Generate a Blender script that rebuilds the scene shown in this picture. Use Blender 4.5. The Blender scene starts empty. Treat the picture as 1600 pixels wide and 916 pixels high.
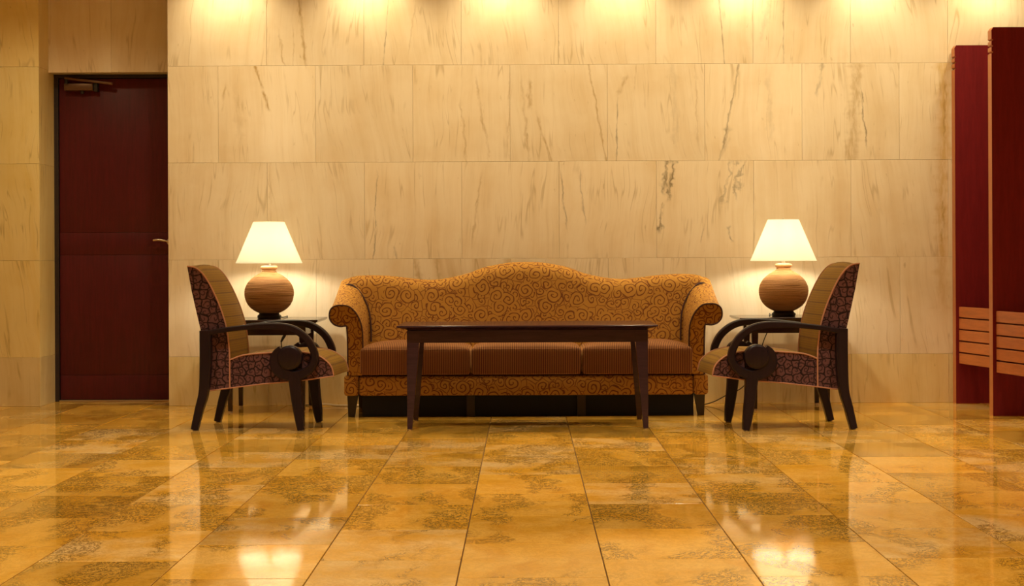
import bpy, bmesh, math, random
from mathutils import Vector, Matrix
random.seed(7)
PI = math.pi
SC = bpy.context.scene
C = SC.collection

# ------------------------------------------------------------------ camera
cam = bpy.data.cameras.new('camera')
cam.sensor_width = 36.0
cam.lens = 2900.0 / 1600.0 * 36.0
cam.shift_x = -20.0 / 1600.0
cam.shift_y = -56.0 / 1600.0
cam.clip_end = 100
camo = bpy.data.objects.new('camera', cam)
camo.location = (0, -11.6, 0.92)
camo.rotation_euler = (PI / 2, 0.0045, 0)
C.objects.link(camo)
SC.camera = camo

# ------------------------------------------------------------------ world, light, exposure
w = bpy.data.worlds.new('world')
SC.world = w
w.use_nodes = True
w.node_tree.nodes['Background'].inputs[0].default_value = (1.0, 0.7, 0.36, 1)
w.node_tree.nodes['Background'].inputs[1].default_value = 0.05
SC.view_settings.view_transform = 'Standard'
SC.view_settings.look = 'None'
SC.view_settings.gamma = 1.0
SC.view_settings.use_curve_mapping = False
SC.view_settings.exposure = 0.0
WARM = (1.0, 0.82, 0.47)
WASH_POWER = 36.0
WALL_POWER = 52.0
ROOM_POWER = 125.0
BULB_STRENGTH = 330.0
SOFT = (1.0, 0.87, 0.62)

# ------------------------------------------------------------------ node helpers
class NT:
    def __init__(s, name):
        s.m = bpy.data.materials.new(name)
        s.m.use_nodes = True
        s.t = s.m.node_tree
        s.t.nodes.clear()
        s.out = s.t.nodes.new('ShaderNodeOutputMaterial')
    def set(s, sock, v):
        if isinstance(v, bpy.types.NodeSocket):
            s.t.links.new(v, sock)
        elif v is not None:
            if sock.type == 'RGBA' and len(v) == 3:
                v = (*v, 1)
            sock.default_value = v
    def n(s, typ, ins=None, **props):
        nd = s.t.nodes.new('ShaderNode' + typ)
        for k, v in props.items():
            setattr(nd, k, v)
        for k, v in (ins or {}).items():
            s.set(nd.inputs[k], v)
        return nd
    def math(s, op, a, b=None, c=None, clamp=False):
        nd = s.t.nodes.new('ShaderNodeMath')
        nd.operation = op
        nd.use_clamp = clamp
        s.set(nd.inputs[0], a)
        if b is not None: s.set(nd.inputs[1], b)
        if c is not None: s.set(nd.inputs[2], c)
        return nd.outputs[0]
    def vec(s, op, a, b=None):
        nd = s.t.nodes.new('ShaderNodeVectorMath')
        nd.operation = op
        s.set(nd.inputs[0], a)
        if b is not None:
            s.set(nd.inputs[3] if op == 'SCALE' else nd.inputs[1], b)
        return nd.outputs[1] if op in ('LENGTH', 'DISTANCE', 'DOT_PRODUCT') else nd.outputs[0]
    def sep(s, v):
        nd = s.n('SeparateXYZ', {0: v})
        return nd.outputs[0], nd.outputs[1], nd.outputs[2]
    def comb(s, x, y, z):
        return s.n('CombineXYZ', {0: x, 1: y, 2: z}).outputs[0]
    def smooth(s, v, a, b, lo=0.0, hi=1.0):
        nd = s.n('MapRange', {'Value': v, 'From Min': a, 'From Max': b, 'To Min': lo, 'To Max': hi}, interpolation_type='SMOOTHSTEP')
        return nd.outputs[0]
    def mix(s, f, a, b):
        nd = s.t.nodes.new('ShaderNodeMix')
        nd.data_type = 'RGBA'
        s.set(nd.inputs[0], f); s.set(nd.inputs[6], a); s.set(nd.inputs[7], b)
        return nd.outputs[2]
    def noise(s, v, scale, detail=3.0, rough=0.55, dist=0.0):
        return s.n('TexNoise', {'Vector': v, 'Scale': scale, 'Detail': detail, 'Roughness': rough, 'Distortion': dist}).outputs[0]
    def coords(s, which='Object'):
        return s.n('TexCoord').outputs[which]
    def principled(s, color, rough=0.5, normal=None, **kw):
        b = s.n('BsdfPrincipled', {'Base Color': color, 'Roughness': rough})
        for k, v in kw.items():
            s.set(b.inputs[k.replace('_', ' ')], v)
        if normal is not None: s.set(b.inputs['Normal'], normal)
        s.t.links.new(b.outputs[0], s.out.inputs[0])
        return s.m
    def bump(s, h, strength=0.3, dist=0.002):
        return s.n('Bump', {'Height': h, 'Strength': strength, 'Distance': dist}).outputs[0]

def plain(name, col, rough=0.5, **kw):
    t = NT(name)
    p = t.coords()
    n1 = t.noise(p, 35, 2)
    c = t.mix(t.math('MULTIPLY', n1, 0.25), col, tuple(x * 0.7 for x in col))
    return t.principled(c, rough, **kw)

# ------------------------------------------------------------------ materials
def marble(name, light, deep, vein, veins=(), ochre=0.0):
    """wall marble; veins: (x0, z0, x1, z1, half width, strength, wobble) in slab coordinates"""
    t = NT(name)
    p0 = t.coords()
    rnd = t.n('ObjectInfo').outputs['Random']
    off = t.math('MULTIPLY', rnd, 57.0)
    p = t.vec('ADD', p0, t.comb(off, 0.0, t.math('MULTIPLY', rnd, 23.0)))
    x, y, z = t.sep(p)
    slant = t.math('MULTIPLY', t.math('SUBTRACT', t.math('FRACT', t.math('MULTIPLY', rnd, 7.3)), 0.45), 0.26)
    xs = t.math('ADD', x, t.math('MULTIPLY', z, slant))
    warp = t.noise(p, 1.7, 2)
    xs = t.math('ADD', xs, t.math('MULTIPLY', warp, 0.13))
    ps = t.comb(xs, y, t.math('MULTIPLY', z, 0.055))
    s1 = t.noise(ps, 9.0, 5, 0.6)
    s2 = t.noise(ps, 26.0, 3, 0.6)
    cloud = t.noise(p, 2.2, 4, 0.6)
    f = t.math('ADD', t.math('MULTIPLY', t.smooth(s1, 0.40, 0.72), 0.55), t.math('MULTIPLY', t.smooth(cloud, 0.42, 0.72), 0.55))
    c = t.mix(t.math('MINIMUM', f, 1.0), light, deep)
    c = t.mix(t.math('MULTIPLY', t.smooth(s2, 0.46, 0.74), 0.36), c, deep)
    s3 = t.noise(ps, 60.0, 3, 0.6)
    c = t.mix(t.math('MULTIPLY', t.smooth(s3, 0.52, 0.75), 0.12), c, vein)
    v2 = t.noise(t.comb(xs, y, t.math('MULTIPLY', z, 0.07)), 13.0, 2, 0.5)
    ln2 = t.smooth(t.math('ABSOLUTE', t.math('SUBTRACT', v2, 0.5)), 0.0, 0.018, 1.0, 0.0)
    c = t.mix(t.math('MULTIPLY', t.math('MULTIPLY', ln2, t.smooth(t.noise(p, 4.3, 2), 0.45, 0.65)), 0.46), c, vein)
    # thin long veins
    pv = t.comb(xs, y, t.math('MULTIPLY', z, 0.09))
    v1 = t.noise(pv, 5.0, 2, 0.5)
    line = t.smooth(t.math('ABSOLUTE', t.math('SUBTRACT', v1, 0.53)), 0.0, 0.010, 1.0, 0.0)
    gate = t.smooth(t.noise(p, 3.1, 2), 0.52, 0.66)
    c = t.mix(t.math('MULTIPLY', t.math('MULTIPLY', line, gate), 0.5), c, vein)
    # small flecks
    fl = t.noise(t.comb(xs, y, t.math('MULTIPLY', z, 0.35)), 30, 3, 0.6)
    c = t.mix(t.math('MULTIPLY', t.smooth(fl, 0.66, 0.76), 0.45), c, vein)
    if ochre:
        oc = t.smooth(t.noise(ps, 4.0, 4, 0.6), 0.45, 0.62)
        c = t.mix(t.math('MULTIPLY', oc, ochre), c, (0.45, 0.27, 0.06))
    if veins:
        X, Y, Z = t.sep(p0)
        wx = t.math('SUBTRACT', t.noise(p, 9.0, 3, 0.6), 0.5)
        bx_, by_, bz_ = t.sep(p)
        brk = t.noise(t.comb(t.math('MULTIPLY', bx_, 40.0), 0.0, t.math('MULTIPLY', bz_, 9.0)), 1.0, 3, 0.65)
        thick = t.smooth(t.noise(t.comb(0.0, 0.0, t.math('MULTIPLY', bz_, 13.0)), 1.0, 2), 0.3, 0.7, 0.6, 2.2)
        for (x0, z0, x1, z1, hw, st, wob, col) in veins:
            k = (x1 - x0) / (z1 - z0)
            cx = t.math('MULTIPLY_ADD', Z, k, x0 - k * z0)
            d = t.math('ABSOLUTE', t.math('ADD', t.math('SUBTRACT', X, cx), t.math('MULTIPLY', wx, wob)))
            m = t.smooth(t.math('MULTIPLY', d, thick), 0.0, hw * 1.3, 1.0, 0.0)
            lo, hi = min(z0, z1), max(z0, z1)
            e = (hi - lo) * 0.25
            if lo > -0.29: m = t.math('MULTIPLY', m, t.smooth(Z, lo, lo + e))
            if hi < 0.29: m = t.math('MULTIPLY', m, t.smooth(Z, hi - e, hi, 1.0, 0.0))
            m = t.math('MULTIPLY', m, t.smooth(brk, 0.34, 0.6, 0.2, 1.0))
            c = t.mix(t.math('MULTIPLY', m, st * 0.85), c, col)
    # tone of each slab
    tone = t.math('MULTIPLY_ADD', t.math('FRACT', t.math('MULTIPLY', rnd, 13.7)), 0.08, 0.94)
    c = t.n('HueSaturation', {'Value': tone, 'Color': c}).outputs[0]
    return t.principled(c, 0.34, Specular_IOR_Level=0.35)

ML, MD, MV = (0.80, 0.685, 0.52), (0.70, 0.555, 0.36), (0.40, 0.28, 0.12)
M_WALL = marble('wall_marble', ML, MD, MV)
M_BASE = marble('base_marble', (0.74, 0.60, 0.33), (0.62, 0.45, 0.18), (0.36, 0.23, 0.07))
M_PIER = marble('pier_marble', (0.84, 0.69, 0.34), (0.76, 0.57, 0.20), (0.36, 0.23, 0.07))
OC = (0.36, 0.21, 0.035); DK = (0.10, 0.07, 0.025)

def floor_marble():
    t = NT('floor_marble')
    p0 = t.coords()
    rnd = t.n('ObjectInfo').outputs['Random']
    r2 = t.math('FRACT', t.math('MULTIPLY', rnd, 9.17))
    r3 = t.math('FRACT', t.math('MULTIPLY', rnd, 31.3))
    p = t.vec('ADD', p0, t.comb(t.math('MULTIPLY', rnd, 91.0), t.math('MULTIPLY', r2, 37.0), 0.0))
    x, y, z = t.sep(p)
    warp = t.noise(p, 3.0, 3)
    xs = t.math('ADD', x, t.math('MULTIPLY', warp, 0.30))
    ps = t.comb(xs, t.math('MULTIPLY', y, 0.30), z)
    cloud = t.noise(p, 3.0, 4, 0.6)
    st = t.noise(ps, 7.0, 5, 0.62)
    c = t.mix(t.smooth(cloud, 0.35, 0.68), (0.82, 0.465, 0.085), (0.74, 0.375, 0.036))
    c = t.mix(t.math('MULTIPLY', t.smooth(st, 0.46, 0.72), 0.7), c, (0.64, 0.285, 0.016))
    # pale tiles
    c = t.mix(t.math('MULTIPLY', t.smooth(r3, 0.62, 0.80), t.smooth(cloud, 0.62, 0.30, 0.0, 0.75)), c, (0.86, 0.60, 0.27))
    # olive black speckled streaks running the length of the tile
    band = t.noise(t.comb(xs, t.math('MULTIPLY', y, 0.22), z), 5.0, 2, 0.5)
    gap = t.math('MULTIPLY_ADD', r2, 0.13, 0.41)
    bm_ = t.smooth(t.math('SUBTRACT', band, gap), 0.0, 0.09)
    crack = t.noise(t.comb(xs, t.math('MULTIPLY', y, 0.42), z), 34.0, 6, 0.72)
    cr = t.smooth(t.math('ABSOLUTE', t.math('SUBTRACT', crack, 0.5)), 0.0, 0.055, 1.0, 0.0)
    sp = t.smooth(t.noise(p, 110.0, 3, 0.7), 0.48, 0.60)
    dark = t.math('MULTIPLY', bm_, t.math('MAXIMUM', cr, t.math('MULTIPLY', sp, 0.75)))
    c = t.mix(t.math('MULTIPLY', dark, 0.85), c, (0.19, 0.105, 0.010))
    # fine rusty lines everywhere
    c = t.mix(t.math('MULTIPLY', cr, 0.28), c, (0.32, 0.15, 0.015))
    tone = t.math('MULTIPLY_ADD', rnd, 0.30, 0.77)
    c = t.n('HueSaturation', {'Value': tone, 'Color': c}).outputs[0]
    rough = t.math('MULTIPLY_ADD', t.noise(p, 14.0, 3), 0.05, 0.035)
    a = t.n('BsdfDiffuse', {0: c})
    g = t.n('BsdfGlossy', {0: (1, 1, 1), 'Roughness': t.math('MULTIPLY', rough, 1.0)})
    fr = t.math('MULTIPLY', t.n('Fresnel', {'IOR': 1.5}).outputs[0], 0.92)
    mx = t.n('MixShader', {0: fr, 1: a.outputs[0], 2: g.outputs[0]})
    t.t.links.new(mx.outputs[0], t.out.inputs[0])
    return t.m
M_FLOOR = floor_marble()
M_GROUT = plain('floor_grout', (0.16, 0.085, 0.02), 0.8)
M_JOINT = plain('wall_joint', (0.50, 0.37, 0.19), 0.8)
M_PLASTER = plain('cream_plaster', (0.76, 0.72, 0.66), 0.8)
M_SIDE = plain('side_wall_stone', (0.62, 0.56, 0.48), 0.6)

def wood(name, a, b, rough=0.35, scale=1.0, axis=2, spec=0.5):
    t = NT(name)
    p = t.coords()
    k = [9.0 * scale] * 3
    k[axis] = 0.7 * scale
    v = t.vec('MULTIPLY', p, tuple(k))
    g = t.noise(v, 6.0, 5, 0.65, 0.4)
    g2 = t.noise(v, 30.0, 3, 0.6)
    c = t.mix(t.smooth(g, 0.3, 0.7), a, b)
    c = t.mix(t.math('MULTIPLY', t.smooth(g2, 0.5, 0.75), 0.35), c, tuple(q * 0.6 for q in a))
    return t.principled(c, rough, t.bump(g2, 0.08, 0.001), Specular_IOR_Level=spec)
M_DOOR = wood('door_wood', (0.074, 0.0065, 0.011), (0.100, 0.0085, 0.014), 0.42, spec=0.3)
M_DFRAME = plain('door_frame_paint', (0.022, 0.010, 0.012), 0.5)
M_PART = wood('partition_wood_shaded', (0.150, 0.009, 0.013), (0.195, 0.012, 0.016), 0.55, spec=0.15)  # same wood as the edges, with the front face's shade in its colour
M_EDGE = wood('partition_wood_lit', (0.36, 0.105, 0.024), (0.46, 0.145, 0.035), 0.4)  # lamp light on the left edges put into a lighter wood colour
M_SLAT = wood('slat_wood_lit', (0.34, 0.095, 0.020), (0.44, 0.13, 0.030), 0.42, axis=1)  # slats lightened likewise, lamp light held in the colour
M_TABLE = wood('table_wood', (0.032, 0.014, 0.026), (0.046, 0.020, 0.034), 0.16, axis=0)
M_CHAIRW = wood('chair_wood', (0.012, 0.0055, 0.0095), (0.018, 0.0075, 0.012), 0.36, spec=0.25)
M_SIDET = wood('side_table_wood', (0.022, 0.011, 0.011), (0.034, 0.016, 0.015), 0.14, axis=0)
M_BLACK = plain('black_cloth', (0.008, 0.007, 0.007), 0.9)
M_LEGD = wood('sofa_leg_wood', (0.016, 0.009, 0.008), (0.024, 0.013, 0.011), 0.35)
M_METAL = plain('brushed_metal', (0.62, 0.52, 0.42), 0.32, Metallic=0.9)
M_BRONZE = plain('bronze_metal', (0.16, 0.085, 0.045), 0.4, Metallic=0.5)
M_DARKM = plain('dark_metal', (0.02, 0.016, 0.015), 0.45)
M_GLIDE = plain('foot_glide', (0.40, 0.30, 0.20), 0.4)
M_CORDB = plain('black_cord', (0.02, 0.015, 0.012), 0.5)
M_CORDW = plain('white_cord', (0.75, 0.65, 0.50), 0.5)
M_PIPE = plain('rose_piping', (0.50, 0.24, 0.15), 0.75)
M_SPIPE = plain('maroon_piping', (0.05, 0.014, 0.010), 0.8)

def spiral(t, uv, cell, pitch, wid, rmax, rand=0.75):
    """scrolls: one spiral in every cell; returns the line mask and the distance to the scroll's eye"""
    vo = t.n('TexVoronoi', {'Vector': uv, 'Scale': 1.0 / cell, 'Randomness': rand}, voronoi_dimensions='2D')
    d = t.vec('SUBTRACT', uv, vo.outputs['Position'])
    x, y, z = t.sep(d)
    r = t.vec('LENGTH', t.comb(x, y, 0.0))
    cr, cg, cb = t.sep(vo.outputs['Color'])
    sgn = t.math('MULTIPLY_ADD', t.math('GREATER_THAN', cg, 0.5), 2.0, -1.0)
    th = t.math('MULTIPLY', t.math('DIVIDE', t.math('ARCTAN2', y, x), 2 * PI), sgn)
    s = t.math('FRACT', t.math('ADD', t.math('ADD', t.math('DIVIDE', r, pitch), th), cr))
    ln = t.smooth(t.math('ABSOLUTE', t.math('SUBTRACT', s, 0.5)), wid * 0.75, wid * 1.25, 1.0, 0.0)
    ln = t.math('MULTIPLY', ln, t.math('LESS_THAN', r, rmax))
    return ln, r

def scroll_fabric(name, ground, ground2, line):
    t = NT(name)
    uv = t.coords('UV')
    nz = t.n('TexNoise', {'Vector': uv, 'Scale': 17.0, 'Detail': 1.0}).outputs[1]
    uvw = t.vec('ADD', uv, t.vec('SCALE', t.vec('SUBTRACT', nz, (0.5, 0.5, 0.5)), 0.030))
    l1, r1 = spiral(t, uvw, 0.108, 0.0235, 0.135, 0.049, 0.95)
    l2, r2 = spiral(t, t.vec('ADD', uvw, (3.3, 1.7, 0)), 0.058, 0.0200, 0.15, 0.029, 0.9)
    ed = t.n('TexVoronoi', {'Vector': t.vec('ADD', uvw, (3.3, 1.7, 0)), 'Scale': 1 / 0.058, 'Randomness': 0.9}, voronoi_dimensions='2D', feature='DISTANCE_TO_EDGE').outputs[0]
    l2 = t.math('MAXIMUM', l2, t.smooth(ed, 0.02, 0.06, 0.8, 0.0))
    outside = t.math('GREATER_THAN', r1, 0.047)
    l = t.math('MAXIMUM', l1, t.math('MULTIPLY', l2, outside))
    weave = t.noise(t.vec('MULTIPLY', uv, (1, 1, 1)), 420, 2)
    g = t.mix(t.noise(uv, 9, 2), ground, ground2)
    c = t.mix(t.math('MULTIPLY', l, 0.88), g, line)
    c = t.mix(t.math('MULTIPLY', weave, 0.3), c, tuple(q * 0.45 for q in ground))
    return t.principled(c, 0.85, t.bump(t.math('ADD', weave, l), 0.25, 0.001), Specular_IOR_Level=0.2)
M_SCROLL = scroll_fabric('scroll_damask', (0.50, 0.255, 0.045), (0.43, 0.200, 0.036), (0.115, 0.019, 0.011))

def chair_side_fabric():
    t = NT('curl_fabric')
    uv = t.coords('UV')
    nz = t.n('TexNoise', {'Vector': uv, 'Scale': 30.0, 'Detail': 1.0}).outputs[1]
    uvw = t.vec('ADD', uv, t.vec('SCALE', t.vec('SUBTRACT', nz, (0.5, 0.5, 0.5)), 0.022))
    l1, r1 = spiral(t, uvw, 0.042, 0.021, 0.17, 0.022, 0.7)
    e = t.n('TexVoronoi', {'Vector': uvw, 'Scale': 1 / 0.042, 'Randomness': 0.7}, voronoi_dimensions='2D', feature='DISTANCE_TO_EDGE').outputs[0]
    l2 = t.smooth(e, 0.04, 0.12, 1.0, 0.0)
    l = t.math('MAXIMUM', t.math('MULTIPLY', l1, 0.7), l2)
    weave = t.noise(uv, 380, 2)
    c = t.mix(t.noise(uv, 12, 2), (0.17, 0.075, 0.075), (0.13, 0.055, 0.06))
    c = t.mix(l, c, (0.014, 0.008, 0.009))
    c = t.mix(t.math('MULTIPLY', weave, 0.3), c, (0.03, 0.012, 0.01))
    return t.principled(c, 0.85, Specular_IOR_Level=0.2)
M_CSIDE = chair_side_fabric()

def chair_front_fabric():
    t = NT('olive_check_fabric')
    uv = t.coords('UV')
    u, v, _ = t.sep(uv)
    def lines(a, period, w):
        s = t.math('ABSOLUTE', t.math('SUBTRACT', t.math('FRACT', t.math('DIVIDE', a, period)), 0.5))
        return t.smooth(s, w * 0.6, w, 1.0, 0.0)
    wob = t.math('ADD', v, t.math('MULTIPLY', t.noise(uv, 30, 2), 0.006))
    big = lines(wob, 0.064, 0.06)
    fine_u = lines(u, 0.0135, 0.24)
    fine_v = lines(v, 0.0125, 0.22)
    c = t.mix(t.noise(uv, 6, 2), (0.27, 0.15, 0.014), (0.22, 0.105, 0.014))
    c = t.mix(t.math('MULTIPLY', t.math('MULTIPLY', fine_u, fine_v), 0.85), c, (0.11, 0.04, 0.02))
    c = t.mix(t.math('MULTIPLY', big, 0.6), c, (0.075, 0.028, 0.014))
    weave = t.noise(uv, 400, 2)
    c = t.mix(t.math('MULTIPLY', weave, 0.25), c, (0.08, 0.04, 0.01))
    return t.principled(c, 0.85, Specular_IOR_Level=0.2)
M_CFRONT = chair_front_fabric()

def rib_fabric():
    t = NT('ribbed_corduroy')
    u, v, _ = t.sep(t.coords())
    s = t.math('ABSOLUTE', t.math('SUBTRACT', t.math('FRACT', t.math('DIVIDE', u, 0.0105)), 0.5))
    r = t.smooth(s, 0.14, 0.34)
    c = t.mix(r, (0.085, 0.022, 0.014), (0.34, 0.145, 0.05))
    c = t.mix(t.math('MULTIPLY', t.noise(t.coords(), 300, 2), 0.3), c, (0.08, 0.03, 0.012))
    return t.principled(c, 0.85, t.bump(r, 0.4, 0.0015), Specular_IOR_Level=0.2, Sheen_Weight=0.6, Sheen_Roughness=0.4, Sheen_Tint=(0.9, 0.5, 0.22, 1))
M_RIB = rib_fabric()

def rope_mat():
    t = NT('wound_rope')
    p = t.coords()
    x, y, z = t.sep(p)
    ang = t.math('ARCTAN2', y, x)
    tw = t.noise(t.comb(t.math('MULTIPLY', ang, 10.0), t.math('MULTIPLY', z, 160.0), 0.0), 3.0, 3)
    ring = t.noise(t.comb(t.math('MULTIPLY', ang, 0.6), t.math('MULTIPLY', z, 150.0), 0.0), 1.0, 2)
    c = t.mix(t.smooth(tw, 0.3, 0.7), (0.52, 0.29, 0.125), (0.36, 0.18, 0.07))
    c = t.mix(t.smooth(ring, 0.5, 0.75), c, (0.14, 0.055, 0.02))
    return t.principled(c, 0.8, t.bump(tw, 0.5, 0.002), Specular_IOR_Level=0.2)
M_ROPE = rope_mat()

def shade_mat():
    t = NT('lamp_shade_fabric')
    c = t.mix(t.noise(t.coords(), 260, 2), (0.94, 0.92, 0.85), (0.91, 0.88, 0.80))
    a = t.n('BsdfDiffuse', {0: c})
    b = t.n('BsdfTranslucent', {0: c})
    m = t.n('MixShader', {0: 0.36, 1: a.outputs[0], 2: b.outputs[0]})
    t.t.links.new(m.outputs[0], t.out.inputs[0])
    return t.m
M_SHADE = shade_mat()

def glow(name, col, st):
    t = NT(name)
    e = t.n('Emission', {0: (*col, 1), 1: st})
    t.t.links.new(e.outputs[0], t.out.inputs[0])
    return t.m
M_BULB = glow('bulb_glow', (1.0, 0.90, 0.66), BULB_STRENGTH)
M_LENS = glow('downlight_lens', (1.0, 0.80, 0.48), 3.0)

# ------------------------------------------------------------------ mesh helpers
def box(bm, x0, x1, y0, y1, z0, z1, bev=0.0, seg=2):
    r = bmesh.ops.create_cube(bm, size=1.0)
    vs = r['verts']
    bmesh.ops.scale(bm, vec=(x1 - x0, y1 - y0, z1 - z0), verts=vs)
    bmesh.ops.translate(bm, vec=((x0 + x1) / 2, (y0 + y1) / 2, (z0 + z1) / 2), verts=vs)
    if bev > 0:
        es = list({e for v in vs for e in v.link_edges})
        bmesh.ops.bevel(bm, geom=es, offset=bev, segments=seg, affect='EDGES', profile=0.5)

def rings(bm, rs, cap0=True, cap1=True, closed=True):
    R = [[bm.verts.new(p) for p in r] for r in rs]
    n = len(R[0])
    for a, b in zip(R[:-1], R[1:]):
        for i in range(n if closed else n - 1):
            j = (i + 1) % n
            bm.faces.new((a[i], a[j], b[j], b[i]))
    if cap0: bm.faces.new(list(reversed(R[0])))
    if cap1: bm.faces.new(R[-1])
    return R

def rect_stack(bm, st):
    """st: (cx, cy, half x, half y, z)"""
    rings(bm, [[(cx - hx, cy - hy, z), (cx + hx, cy - hy, z), (cx + hx, cy + hy, z), (cx - hx, cy + hy, z)] for cx, cy, hx, hy, z in st])

def prism(bm, pts, y0, y1, bev=0.0, seg=2):
    """polygon in x, z extruded along y"""
    R = rings(bm, [[(x, y0, z) for x, z in pts], [(x, y1, z) for x, z in pts]])
    if bev > 0:
        es = [e for r in R for e in {e for v in r for e in v.link_edges if e.other_vert(v) in r}]
        bmesh.ops.bevel(bm, geom=list(set(es)), offset=bev, segments=seg, affect='EDGES', profile=0.5)

def lathe(bm, prof, seg=48, cx=0, cy=0):
    rings(bm, [[(cx + r * math.cos(2 * PI * i / seg), cy + r * math.sin(2 * PI * i / seg), z) for i in range(seg)] for r, z in prof])

def tube(bm, pts, r, seg=8):
    pts = [Vector(p) for p in pts]
    rs = []
    up = None
    for i, p in enumerate(pts):
        d = (pts[min(i + 1, len(pts) - 1)] - pts[max(i - 1, 0)]).normalized()
        if up is None:
            up = d.orthogonal().normalized()
        up = (up - d * up.dot(d)).normalized()
        sd = d.cross(up)
        rr = r[i] if isinstance(r, (list, tuple)) else r
        rs.append([tuple(p + (up * math.cos(2 * PI * k / seg) + sd * math.sin(2 * PI * k / seg)) * rr) for k in range(seg)])
    rings(bm, rs)

def catmull(pts, n=6, closed=False):
    P = [Vector(p) for p in pts]
    out = []
    N = len(P)
    for i in range(N if closed else N - 1):
        if closed:
            a, b, c, d = P[i - 1], P[i], P[(i + 1) % N], P[(i + 2) % N]
        else:
            a, b, c, d = P[max(i - 1, 0)], P[i], P[i + 1], P[min(i + 2, N - 1)]
        for k in range(n):
            s = k / n
            out.append(0.5 * ((2 * b) + (c - a) * s + (2 * a - 5 * b + 4 * c - d) * s * s + (3 * b - a - 3 * c + d) * s ** 3))
    if not closed: out.append(P[-1])
    return [tuple(v) for v in out]

def ribbon(bm, path, y0, y1):
    """a flat bar that follows x, z points with a half width at each"""
    rs = []
    for i, (x, z, h) in enumerate(path):
        a = path[max(i - 1, 0)]; b = path[min(i + 1, len(path) - 1)]
        dx, dz = b[0] - a[0], b[1] - a[1]
        l = math.hypot(dx, dz) or 1
        nx, nz = -dz / l, dx / l
        e = min(0.006, h * 0.4)
        q = []
        for (s, yy) in ((h - e, y0), (h, y0 + e), (h, y1 - e), (h - e, y1), (-h + e, y1), (-h, y1 - e), (-h, y0 + e), (-h + e, y0)):
            q.append((x + nx * s, yy, z + nz * s))
        rs.append(q)
    rings(bm, rs)

def cushion(bm, w, d, h, r, crown=0.0, nx=14, ny=8, nz=4):
    r0 = bmesh.ops.create_cube(bm, size=2.0)
    # a rounded block made of six gridded faces
    bmesh.ops.delete(bm, geom=r0['verts'], context='VERTS')
    def put(fx):
        cache = {}
        return fx
    seen = {}
    def vert(p):
        k = tuple(round(c, 5) for c in p)
        if k in seen: return seen[k]
        q = Vector((p[0] * w / 2, p[1] * d / 2, p[2] * h / 2))
        inn = Vector((max(-w / 2 + r, min(w / 2 - r, q.x)), max(-d / 2 + r, min(d / 2 - r, q.y)), max(-h / 2 + r, min(h / 2 - r, q.z))))
        dv = q - inn
        if dv.length > 1e-9: q = inn + dv.normalized() * r
        q.z += (crown if p[2] > 0 else 0) * max(0, p[2]) * (1 - p[0] ** 4) * (1 - p[1] ** 4)
        seen[k] = bm.verts.new(q)
        return seen[k]
    def lin(n, s):
        # denser near the edges
        e = [-1 + 2 * r / s * k / 4 for k in range(4)]
        m = [-1 + 2 * r / s + (2 - 4 * r / s) * k / n for k in range(n + 1)]
        return e + m + [-q for q in reversed(e)]
    X, Y, Z = lin(nx, w), lin(ny, d), lin(nz, h)
    def face(A, B, fn, flip):
        for i in range(len(A) - 1):
            for j in range(len(B) - 1):
                vs = [vert(fn(A[i], B[j])), vert(fn(A[i + 1], B[j])), vert(fn(A[i + 1], B[j + 1])), vert(fn(A[i], B[j + 1]))]
                if flip: vs.reverse()
                try: bm.faces.new(vs)
                except ValueError: pass
    face(X, Y, lambda a, b: (a, b, 1), False); face(X, Y, lambda a, b: (a, b, -1), True)
    face(X, Z, lambda a, b: (a, -1, b), False); face(X, Z, lambda a, b: (a, 1, b), True)
    face(Y, Z, lambda a, b: (1, a, b), False); face(Y, Z, lambda a, b: (-1, a, b), True)

def finish(name, bm, mat, parent=None, loc=(0, 0, 0), smooth=True, angle=40, uv=True):
    bmesh.ops.recalc_face_normals(bm, faces=bm.faces)
    if uv:
        L = bm.loops.layers.uv.new('uv')
        for f in bm.faces:
            n = f.normal
            ax = max(range(3), key=lambda i: abs(n[i]))
            for l in f.loops:
                c = l.vert.co
                l[L].uv = ((c.y, c.z), (c.x, c.z), (c.x, c.y))[ax]
    me = bpy.data.meshes.new(name)
    bm.to_mesh(me); bm.free()
    for m in (mat if isinstance(mat, (list, tuple)) else [mat]):
        me.materials.append(m)
    if smooth:
        me.polygons.foreach_set('use_smooth', [True] * len(me.polygons))
        me.set_sharp_from_angle(angle=math.radians(angle))
    o = bpy.data.objects.new(name, me)
    C.objects.link(o)
    o.location = loc
    if parent: o.parent = parent
    return o

def thing(name, label, cat, loc=(0, 0, 0), rz=0.0, group=None):
    o = bpy.data.objects.new(name, None)
    C.objects.link(o)
    o.location = loc; o.rotation_euler = (0, 0, rz)
    o.empty_display_size = 0.1
    tag(o, label, cat, group)
    return o
def tag(o, label, cat, group=None):
    o['label'] = label; o['category'] = cat
    if group: o['group'] = group
def struct(o, label, cat):
    o['kind'] = 'structure'; o['label'] = label; o['category'] = cat
    return o
def copy_tree(o, parent=None):
    c = o.copy(); C.objects.link(c); c.parent = parent
    for ch in list(o.children): copy_tree(ch, c)
    return c
def B(): return bmesh.new()
def simple_box(name, mat, parent, x0, x1, y0, y1, z0, z1, bev=0.0, loc=(0, 0, 0)):
    bm = B(); box(bm, x0, x1, y0, y1, z0, z1, bev)
    return finish(name, bm, mat, parent, loc)

# ------------------------------------------------------------------ room shell
XL, XR, YB, YF, ZC = -4.6, 3.75, -14.0, 0.40, 2.92
DX0, DX1, DZ = -3.032, -2.228, 2.11        # door recess
T = 0.02                                    # slab thickness

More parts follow.
